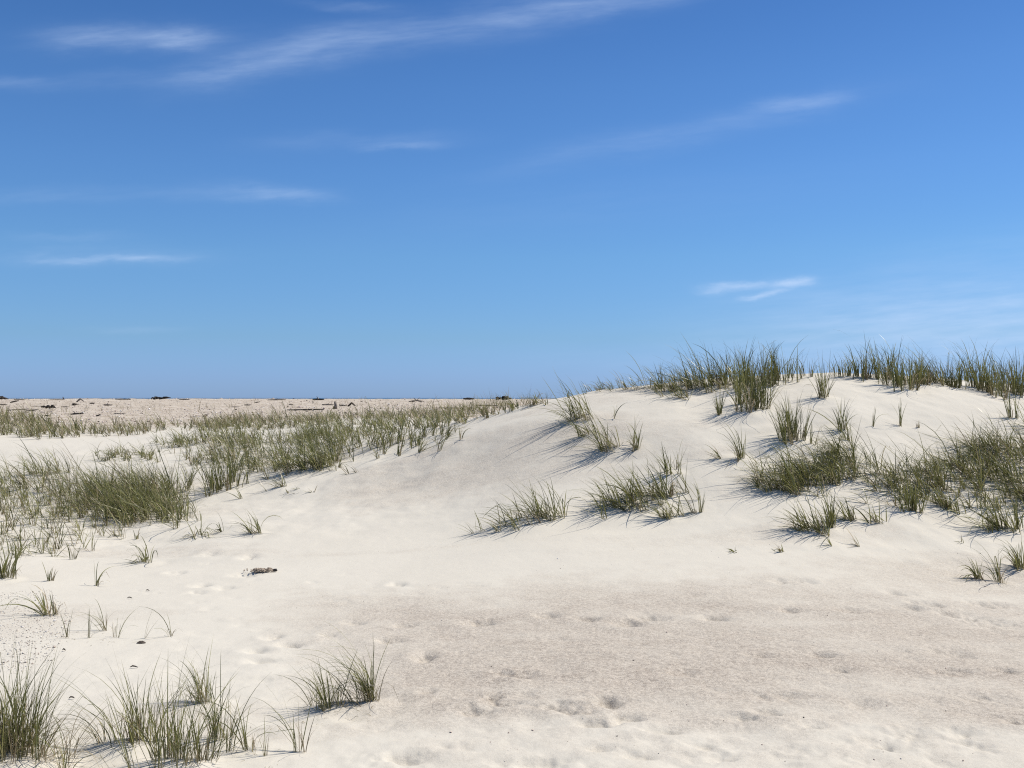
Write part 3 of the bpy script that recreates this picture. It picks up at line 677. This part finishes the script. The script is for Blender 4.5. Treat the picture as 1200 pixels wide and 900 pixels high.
p1 = region_pts([(-60,700),(60,690),(85,725),(60,775),(20,790),(-60,780)], 2600, r7)
V, Fc, cc = chips(p1, .0042, [(.74,.70,.62),(.66,.59,.5),(.45,.37,.3),(.72,.67,.6)], 2)
meta(mesh_obj('shell_debris', V, Fc, M_chip, attrs={'chip': cc}), 'scatter of small shell bits round the tufts at the left edge', 'shell debris', kind='stuff')
p2 = region_pts([(250,640),(1260,620),(1260,895),(450,895)], 350, r7)
V, Fc, cc = chips(p2, .0032, SH, 3)
meta(mesh_obj('shell_debris', V, Fc, M_chip, attrs={'chip': cc}), 'few tiny shell specks across the grey foreground sand', 'shell debris', kind='stuff')

def straw(polys, n, label, seed):
    r = np.random.default_rng(seed); pts = []
    for p_ in polys: pts += region_pts(p_, n // len(polys), r)
    P = np.array(pts); m = len(P)
    V, Fc, T = blades(P[:, 0], P[:, 1], r.uniform(.02, .11, m), r.uniform(0, 6.28, m), np.full(m, 1.45), r.uniform(-.1, .2, m), r.uniform(.0016, .0036, m), r.uniform(.7, 1, m), K=3)
    meta(mesh_obj('straw_litter', V, Fc, M_grass, attrs={'tint': T}), label, 'straw litter', kind='stuff')
straw([[(-20,850),(330,850),(340,925),(-20,925)], [(-20,880),(110,860),(110,925),(-20,925)]], 420, 'dead straw bits lying on sand between the foreground tufts', 21)
straw([[(345,826),(450,815),(455,842),(350,850)], [(20,715),(150,735),(150,760),(20,745)]], 160, 'dead straw round the paired tufts and left sprouts', 22)

# ------------------------------------------------------------------ driftwood
def tube(pts, rad, seg=8, seed=0, flat=1.0):
    r = np.random.default_rng(seed); pts = np.array(pts, float); n = len(pts); V = []
    for i, p in enumerate(pts):
        t = pts[min(i + 1, n - 1)] - pts[max(i - 1, 0)]; t /= np.linalg.norm(t) + 1e-9
        up = np.array([0, 0, 1.]) if abs(t[2]) < .9 else np.array([1., 0, 0])
        s = np.cross(t, up); s /= np.linalg.norm(s); u = np.cross(s, t)
        for k in range(seg):
            a = 2 * math.pi * k / seg; q = rad[i] * (1 + r.normal(0, .09))
            V.append(p + s * math.cos(a) * q + u * math.sin(a) * q * flat)
    F_ = []
    for i in range(n - 1):
        for k in range(seg):
            F_.append((i*seg+k, i*seg+(k+1) % seg, (i+1)*seg+(k+1) % seg, (i+1)*seg+k))
    V += [pts[0], pts[-1]]
    for k in range(0, seg):
        F_.append((len(V)-2, (k+1) % seg, k, k)); F_.append((len(V)-1, (n-1)*seg+k, (n-1)*seg+(k+1) % seg, (n-1)*seg+(k+1) % seg))
    return np.array(V), F_
def tri_ok(F_):  # degenerate quads -> keep quads by splitting to triangles
    out = []
    for f in F_:
        if f[2] == f[3]: out.append(f[:3])
        else: out += [(f[0], f[1], f[2]), (f[0], f[2], f[3])]
    return out
def wood(px, py, lpx, hpx, kind, label, shape='log', tilt=0., mat='dark'):
    x, y = hit(px, py + .3); y = min(y, 68); x = (px - 600) / F * y
    mpp = y / F; L = lpx * mpp; r = max(.02, hpx * mpp * .5)
    z = float(Hf(np.array([x]), np.array([y]))[0]); q = np.random.default_rng(int(px * 7 + py))
    parts = []
    n = 9
    if shape in ('log', 'stick', 'plank'):
        s = np.linspace(-.5, .5, n); yaw = q.uniform(-.5, .5)
        b = q.normal(0, .04, n) * L * (1 if shape != 'plank' else .15)
        p = np.stack([s * L * math.cos(0), s * L * math.tan(yaw) * .5 + b, s * L * math.sin(tilt) + r * .7 + abs(math.sin(tilt)) * L * .5 * (1 if tilt else 0)], -1)
        rad = r * (1 - .35 * np.abs(s * 2) ** 2) * (1 + q.normal(0, .08, n))
        parts.append((kind, tube(p, rad, 8, int(px), .75 if shape != 'plank' else .6)))
        if shape == 'log':
            k = q.integers(2, 7); st = p[k]
            parts.append(('branch_stub', tube([st, st + np.array([q.uniform(-.5, .5) * r * 2, 0, r * 1.6]), st + np.array([q.uniform(-1, 1) * r * 3, 0, r * 2.6])], [r * .35, r * .25, r * .1], 6, 3)))
    elif shape == 'pile':
        for k in range(int(7 + lpx / 3)):
            c = q.uniform(-.5, .5) * L; a = q.uniform(-.5, .5); ll = L * q.uniform(.12, .3); up = q.uniform(.2, 1) * r * 1.3
            p = [(c - ll * math.cos(a), q.normal(0, .1), max(.02, up - ll * math.sin(a) * .5)), (c, q.normal(0, .1), up + r * .2), (c + ll * math.cos(a), q.normal(0, .1), max(.02, up + ll * math.sin(a) * .6))]
            parts.append(('stick', tube(p, [r * .35, r * .45, r * .15], 6, k)))
    elif shape == 'arch':
        h = hpx * mpp
        parts.append((kind, tube([(-L * .5, 0, 0), (-L * .15, 0, h * .7), (0, 0, h), (L * .2, 0, h * .7), (L * .5, 0, h * .15)], [.035, .045, .05, .04, .02], 6, 2)))
    elif shape == 'cross':
        parts.append((kind, tube([(-L*.5,0,r*.4),(0,0,r*1.1),(L*.5,.1,r*.5)], [r*.22,r*.35,r*.16], 6, 1)))
        parts.append(('stick', tube([(-L*.2,0,r*2.2),(0,.05,r),(L*.35,0,.03)], [r*.12,r*.3,r*.2], 6, 4)))
        parts.append(('stick', tube([(L*.2,0,r*2.4),(.02,0,r*.9),(-L*.3,0,.03)], [r*.1,r*.22,r*.16], 6, 5)))
    elif shape == 'stump':
        h = hpx * mpp
        parts.append((kind, tube([(0,0,-.05),(.02,0,h*.5),(-.02,0,h)], [L*.5,L*.36,L*.25], 9, 6)))
        for k in range(4):
            a = q.uniform(0, math.pi); parts.append(('root', tube([(0,0,h*.35),(math.cos(a)*L*.6,q.normal(0,.1),h*.3),(math.cos(a)*L,q.normal(0,.1),.0)], [L*.16,L*.12,L*.05], 6, k)))
    root = bpy.data.objects.new(kind, None) if len(parts) > 1 else None
    if root is None:
        V, F_ = parts[0][1]; o = mesh_obj(kind, V, tri_ok(F_), M_wood[mat]); o.location = (x, y, z)
        return meta(o, label, 'driftwood', 'driftwood on the shelly flat')
    C.objects.link(root); root.location = (x, y, z)
    meta(root, label, 'driftwood', 'driftwood on the shelly flat')
    for i, (nm, (V, F_)) in enumerate(parts):
        mesh_obj('trunk' if nm == kind else nm, V, tri_ok(F_), M_wood[mat], root)
WOOD = [
 (3,468,10,5,'brush_pile','dark brush pile on the skyline at the very left edge','pile',0,'dark'),
 (17,472,10,2.4,'driftwood_log','short dark log just right of the leftmost brush pile, slanting up','log',.2,'dark'),
 (3,474.5,9,1.6,'driftwood_stick','thin dark stick touching the left edge of the flat','stick',0,'dark'),
 (23,468.4,12,1.4,'driftwood_plank','flat dark plank on the skyline next to the leftmost brush pile','plank',0,'dark'),
 (21,481,24,1.8,'driftwood_pole','long thin weathered pole slanting over the grass at far left','stick',.06,'grey'),
 (38,482,12,2.4,'driftwood_log','grey log right of the long thin pole','log',.12,'grey'),
 (57,479,13,5.5,'driftwood_root','chunky black root lump in two knots on the left flat','pile',0,'black'),
 (43,476,14,1.0,'driftwood_stick','thin grey stick pointing at the chunky black root','stick',0,'grey'),
 (76,477,10,1.4,'driftwood_stick','thin dark stick right of the chunky black root','stick',0,'dark'),
 (55,487.5,5,1.8,'driftwood_chip','small black chip just above the left grass strip','stick',0,'black'),
 (90,486,13,2.8,'driftwood_log','thick dark log just above the left grass, slanting slightly upward','log',.1,'black'),
 (115,488,5,2.2,'driftwood_chip','small black chip right of the thick dark log','stick',.3,'black'),
 (88,475,5,3,'driftwood_chip','small dark knot below the bent stick on the flat','pile',0,'dark'),
 (94,471,9,4,'driftwood_branch','bent branch standing as an upturned V on the skyline','arch',0,'grey'),
 (108,473,6,2.2,'driftwood_chip','stubby dark piece right of the upturned V branch','stick',0,'dark'),
 (126,475,10,2.2,'driftwood_log','dark log in two knots right of the stubby piece','log',0,'dark'),
 (74,468,1.6,3.2,'driftwood_stake','small upright stake on the left skyline','stump',0,'dark'),
 (66,468.4,16,1.0,'driftwood_stick','thin stick lying on the skyline under the small stake','stick',0,'dark'),
 (144,468.2,18,2.2,'driftwood_plank','long flat dark plank on the skyline above bare shell sand','plank',0,'dark'),
 (140,485,14,1.0,'driftwood_stick','pale thin stick on smooth sand above the left grass','stick',.02,'grey'),
 (187,468,17,4,'brush_pile','low dark brush pile on the skyline, second from the left','pile',0,'black'),
 (216,468.4,12,1.8,'driftwood_plank','small dark plank on the skyline right of the second brush pile','plank',0,'dark'),
 (275,477,10,1.4,'driftwood_stick','brown stick alone in the middle of the flat','stick',0,'dark'),
 (290,475,8,1.8,'driftwood_log','short brown log right of the lone stick','log',0,'dark'),
 (302,472,6,1.6,'driftwood_chip','small dark piece beneath the long grey skyline log','stick',.15,'dark'),
 (324,469,20,1.8,'driftwood_log','long grey log on the skyline with a raised knot','log',.04,'grey'),
 (341,474.5,5,1.6,'driftwood_chip','tiny dark piece below the long grey skyline log','stick',0,'dark'),
 (373,468.6,13,2.8,'driftwood_log','short black log on the skyline left of the stump','log',0,'black'),
 (358,481,42,2.2,'driftwood_pole','longest black pole lying just above the grass band','stick',.015,'black'),
 (384,474.5,14,2,'driftwood_log','grey log touching the left side of the upright stump','log',0,'grey'),
 (393,479,5,9,'driftwood_stump','upright brown stump with roots among logs','stump',0,'grey'),
 (402,475.5,9,2.4,'driftwood_plank','black plank just right of the upright stump','plank',0,'black'),
 (412,476,9,4,'driftwood_root','curled dark root at the right end of the stump group','arch',0,'dark'),
 (488,471.5,18,5,'driftwood_branch','crossed grey branches near the middle of the flat','cross',0,'grey'),
 (549,468.5,12,4.4,'driftwood_block','black squared block on the skyline left of the ridge','plank',0,'black'),
 (590,468.5,14,5.5,'brush_pile','dark pile with a light top and sticking twig beside the ridge','pile',0,'black'),
 (528,478.5,27,1.8,'driftwood_pole','slim grey pole just above the grass left of the ridge','stick',-.01,'grey'),
 (570,475.5,24,2.0,'driftwood_pole','slim dark pole half hidden by stalks beside the ridge','stick',0,'dark'),
]
for w in WOOD: wood(w[0], w[1], w[2], w[3], w[4], w[5], w[6], w[7], w[8])

# ------------------------------------------------------------------ wrack clump, shell and twigs on the near sand
def wrack():
    x, y = hit(308, 671); q = np.random.default_rng(8); z = float(Hf(np.array([x]), np.array([y]))[0])
    root = bpy.data.objects.new('seaweed_wrack', None); C.objects.link(root); root.location = (x, y, z)
    meta(root, 'small brown clump of dried seaweed with a black end on bare sand', 'seaweed')
    Vs, Fs, k0 = [], [], 0
    for k in range(110):
        c = np.array([q.normal(-.01, .05), q.normal(0, .022), .006 + abs(q.normal(0, .008))]); a = q.uniform(0, 6.28); ll = q.uniform(.012, .03)
        d = np.array([math.cos(a) * ll, math.sin(a) * ll, 0]); up = np.array([0, 0, q.uniform(.004, .022)])
        V, F_ = tube([c - d, c - d * .3 + up, c + d * .4 + up * .8, c + d], [.003, .005, .005, .002], 5, k)
        Vs.append(V); Fs += [tuple(i + k0 for i in f) for f in tri_ok(F_)]; k0 += len(V)
    V = np.concatenate(Vs); meta(mesh_obj('frond_mass', V, Fs, M_wood['brown'], root), kind='stuff')
    V, F_ = tube([(.085, 0, .012), (.1, .005, .018), (.118, 0, .02), (.13, 0, .012)], [.008, .013, .013, .006], 8, 9)
    mesh_obj('stem_end', V, tri_ok(F_), M_wood['black'], root)
wrack()
def ring_shell(px, py, s, label, name='shell', mat='dark'):
    x, y = hit(px, py); z = float(Hf(np.array([x]), np.array([y]))[0]); V = []; nu, nv = 16, 6
    for i in range(nv):
        f = i / (nv - 1)
        for k in range(nu):
            a = 2 * math.pi * k / nu; rr_ = s * (1 - f * .75); V.append((math.cos(a) * rr_, math.sin(a) * rr_ * .6, s * .35 * math.sin(f * 1.5) + .002 + .0015 * math.cos(a * 5)))
    V.append((0, 0, s * .36)); Fs = []
    for i in range(nv - 1):
        for k in range(nu):
            p = (i*nu+k, i*nu+(k+1) % nu, (i+1)*nu+(k+1) % nu, (i+1)*nu+k); Fs += [(p[0], p[1], p[2]), (p[0], p[2], p[3])]
    for k in range(nu): Fs.append(((nv-1)*nu+k, (nv-1)*nu+(k+1) % nu, len(V)-1))
    o = mesh_obj(name, V, Fs, M_wood[mat], smooth=True); o.location = (x, y, z + .001); meta(o, label, 'shell')
ring_shell(165.5, 754.5, .031, 'dark oval shell lying at the foot of the slanting stalk')
def twig(px, py, lpx, rot, label, mat='dark'):
    x, y = hit(px, py); z = float(Hf(np.array([x]), np.array([y]))[0]); L = lpx * y / F
    V, F_ = tube([(-L/2, 0, .008), (-L*.2, .004, .014), (L*.2, -.003, .013), (L/2, 0, .006)], [.002, .0045, .004, .002], 6, int(px))
    o = mesh_obj('twig', V, tri_ok(F_), M_wood[mat]); o.location = (x, y, z); o.rotation_euler = (0, 0, rot)
    meta(o, label, 'twig', 'twigs on the sand')
twig(157, 784, 9, .1, 'small dark twig above the middle foreground group')
twig(84, 820, 6, .4, 'short dark twig between corner tuft and middle foreground group')
twig(75, 764, 4, 0, 'tiny dark twig on shelly sand under the two stalked sprout')
twig(173, 693, 4, .1, 'tiny black twig, right of two specks on pale sand')
twig(152, 702, 6, 0, 'tiny black twig, left of two specks on pale sand')

# ------------------------------------------------------------------ world: clear sky with thin cirrus
w = bpy.data.worlds.new('World'); scene.world = w; w.use_nodes = True
N = NT_(w.node_tree); bg = w.node_tree.nodes['Background']
sky = N.n('ShaderNodeTexSky'); sky.sky_type = 'NISHITA'; sky.sun_disc = False
sky.sun_elevation = SUN_EL; sky.sun_rotation = SUN_AZ
sky.altitude = 0; sky.air_density = 1.0; sky.dust_density = .2; sky.ozone_density = 1.0
tc = N.n('ShaderNodeTexCoord'); D = tc.outputs['Generated']
sep = N.n('ShaderNodeSeparateXYZ'); N.l(D, sep.inputs[0])
yy = N.m('MAXIMUM', sep.outputs[1], .05)
U = N.m('DIVIDE', sep.outputs[0], yy); Vv = N.m('DIVIDE', sep.outputs[2], yy)
# soft distortion so the wisps have torn edges
cmb = N.n('ShaderNodeCombineXYZ'); N.l(U, cmb.inputs[0]); N.l(N.m('MULTIPLY', Vv, 3.), cmb.inputs[1])
n1 = N.n('ShaderNodeTexNoise'); n1.inputs['Scale'].default_value = 9; n1.inputs['Detail'].default_value = 6; n1.inputs['Roughness'].default_value = .6; N.l(cmb.outputs[0], n1.inputs['Vector'])
sn = N.n('ShaderNodeSeparateColor'); N.l(n1.outputs['Color'], sn.inputs[0])
Ud = N.m('ADD', U, N.m('MULTIPLY', N.m('SUBTRACT', sn.outputs[0], .5), .065)); Vd = N.m('ADD', Vv, N.m('MULTIPLY', N.m('SUBTRACT', sn.outputs[1], .5), .028))
cm2 = N.n('ShaderNodeCombineXYZ'); N.l(N.m('MULTIPLY_ADD', Vv, 3.0, U), cm2.inputs[0]); N.l(N.m('MULTIPLY_ADD', U, -1.2, N.m('MULTIPLY', Vv, 9.)), cm2.inputs[1])
fib = N.noise(cm2.outputs[0], 9, 8, .6)
WISP = [(150,45,105,13,1,.42),(215,44,35,12,-2,.25),(320,70,110,18,12,.36),(560,26,200,20,8,.30),(720,5,120,10,7,.15),(470,172,55,4,2,.22),(420,166,120,10,2,.10),(330,229,58,8,0,.26),
        (250,226,110,10,0,.10),(130,301,88,4,-1,.34),(110,298,140,12,-1,.12),(85,277,70,5,0,.10),(160,385,60,4,1,.10),(945,121,48,10,6,.25),(800,155,210,15,12,.15),
        (858,337,34,5,8,.75),(925,330,28,5.5,10,.85),(892,346,22,3,12,.6),(1180,375,300,50,3,.62),(950,425,330,30,0,.12),(50,229,80,9,0,.10),(15,97,60,8,0,.16),(410,5,60,6,-3,.16),(200,90,160,10,2,.10),
        (1190,290,120,24,8,.08),(700,240,300,26,6,.04)]
tot = None
for px, py, la, wa, ang, inten in WISP:
    inten *= .68
    u0, v0 = (px - 600) / F, (HZ - py) / F; ca, sa = math.cos(R(ang)), math.sin(R(ang))
    du = N.m('SUBTRACT', Ud, u0); dv = N.m('SUBTRACT', Vd, v0)
    p = N.m('ADD', N.m('MULTIPLY', du, ca * F / la), N.m('MULTIPLY', dv, sa * F / la))
    q = N.m('ADD', N.m('MULTIPLY', du, -sa * F / wa), N.m('MULTIPLY', dv, ca * F / wa))
    e = N.m('ADD', N.m('POWER', N.m('ABSOLUTE', p), 3.), N.m('MULTIPLY', q, q))
    g = N.m('MULTIPLY', N.m('EXPONENT', N.m('MULTIPLY', e, -1.)), inten)
    tot = g if tot is None else N.m('ADD', tot, g)
amt = N.m('MULTIPLY', tot, N.rng(fib, .3, .72, .4, 1.25))
amt = N.m('MULTIPLY', amt, N.rng(sep.outputs[1], .05, .2), clamp=True)
hs = N.n('ShaderNodeHueSaturation'); hs.inputs['Saturation'].default_value = 1.15; N.l(sky.outputs[0], hs.inputs['Color'])
cr = N.n('ShaderNodeValToRGB'); N.l(sep.outputs[2], cr.inputs[0]); el = cr.color_ramp
for k, (p_, c_) in enumerate([(0, (.34, .59, 1.45)), (.02, (.355, .58, 1.32)), (.06, (.40, .62, 1.04)), (.14, (.49, .74, 1.05)), (.22, (.515, .765, 1.08)), (.30, (.50, .745, 1.05)), (.39, (.42, .66, .97)), (.62, (1.0, .98, .98))]):
    e_ = el.elements[k] if k < 2 else el.elements.new(p_)
    e_.position = p_; e_.color = (*[q / 1.5 for q in c_], 1)
skyc = N.mix(1.0, N.mix(1.0, hs.outputs[0], cr.outputs[0], 'MULTIPLY'), (1.5, 1.5, 1.5), 'MULTIPLY')
col = N.mix(amt, skyc, (5.6, 7.0, 9.4))
N.l(col, bg.inputs['Color']); bg.inputs['Strength'].default_value = .1

sun = bpy.data.lights.new('sun', 'SUN'); sun.energy = 4.5; sun.angle = R(.53); sun.color = (1, .94, .86)
so = bpy.data.objects.new('sun', sun); C.objects.link(so)
import mathutils
dsun = mathutils.Vector((math.sin(SUN_AZ) * math.cos(SUN_EL), math.cos(SUN_AZ) * math.cos(SUN_EL), math.sin(SUN_EL)))
so.rotation_euler = dsun.to_track_quat('Z', 'Y').to_euler(); so.location = (10, 10, 20)

cam = bpy.data.cameras.new('camera'); co = bpy.data.objects.new('camera', cam); C.objects.link(co)
co.location = (0, 0, EYE); co.rotation_euler = (R(90), 0, 0)
cam.sensor_width = 36; cam.lens = F / 1200 * 36; cam.shift_y = (HZ - 450) / 1200; cam.clip_end = 20000; cam.clip_start = .05
scene.camera = co
vs = scene.view_settings; vs.view_transform = 'Standard'; vs.look = 'None'; vs.gamma = 1; vs.use_curve_mapping = False; vs.exposure = .12
scene.cycles.max_bounces = 6; scene.cycles.use_denoising = False; scene.cycles.filter_width = 1.15
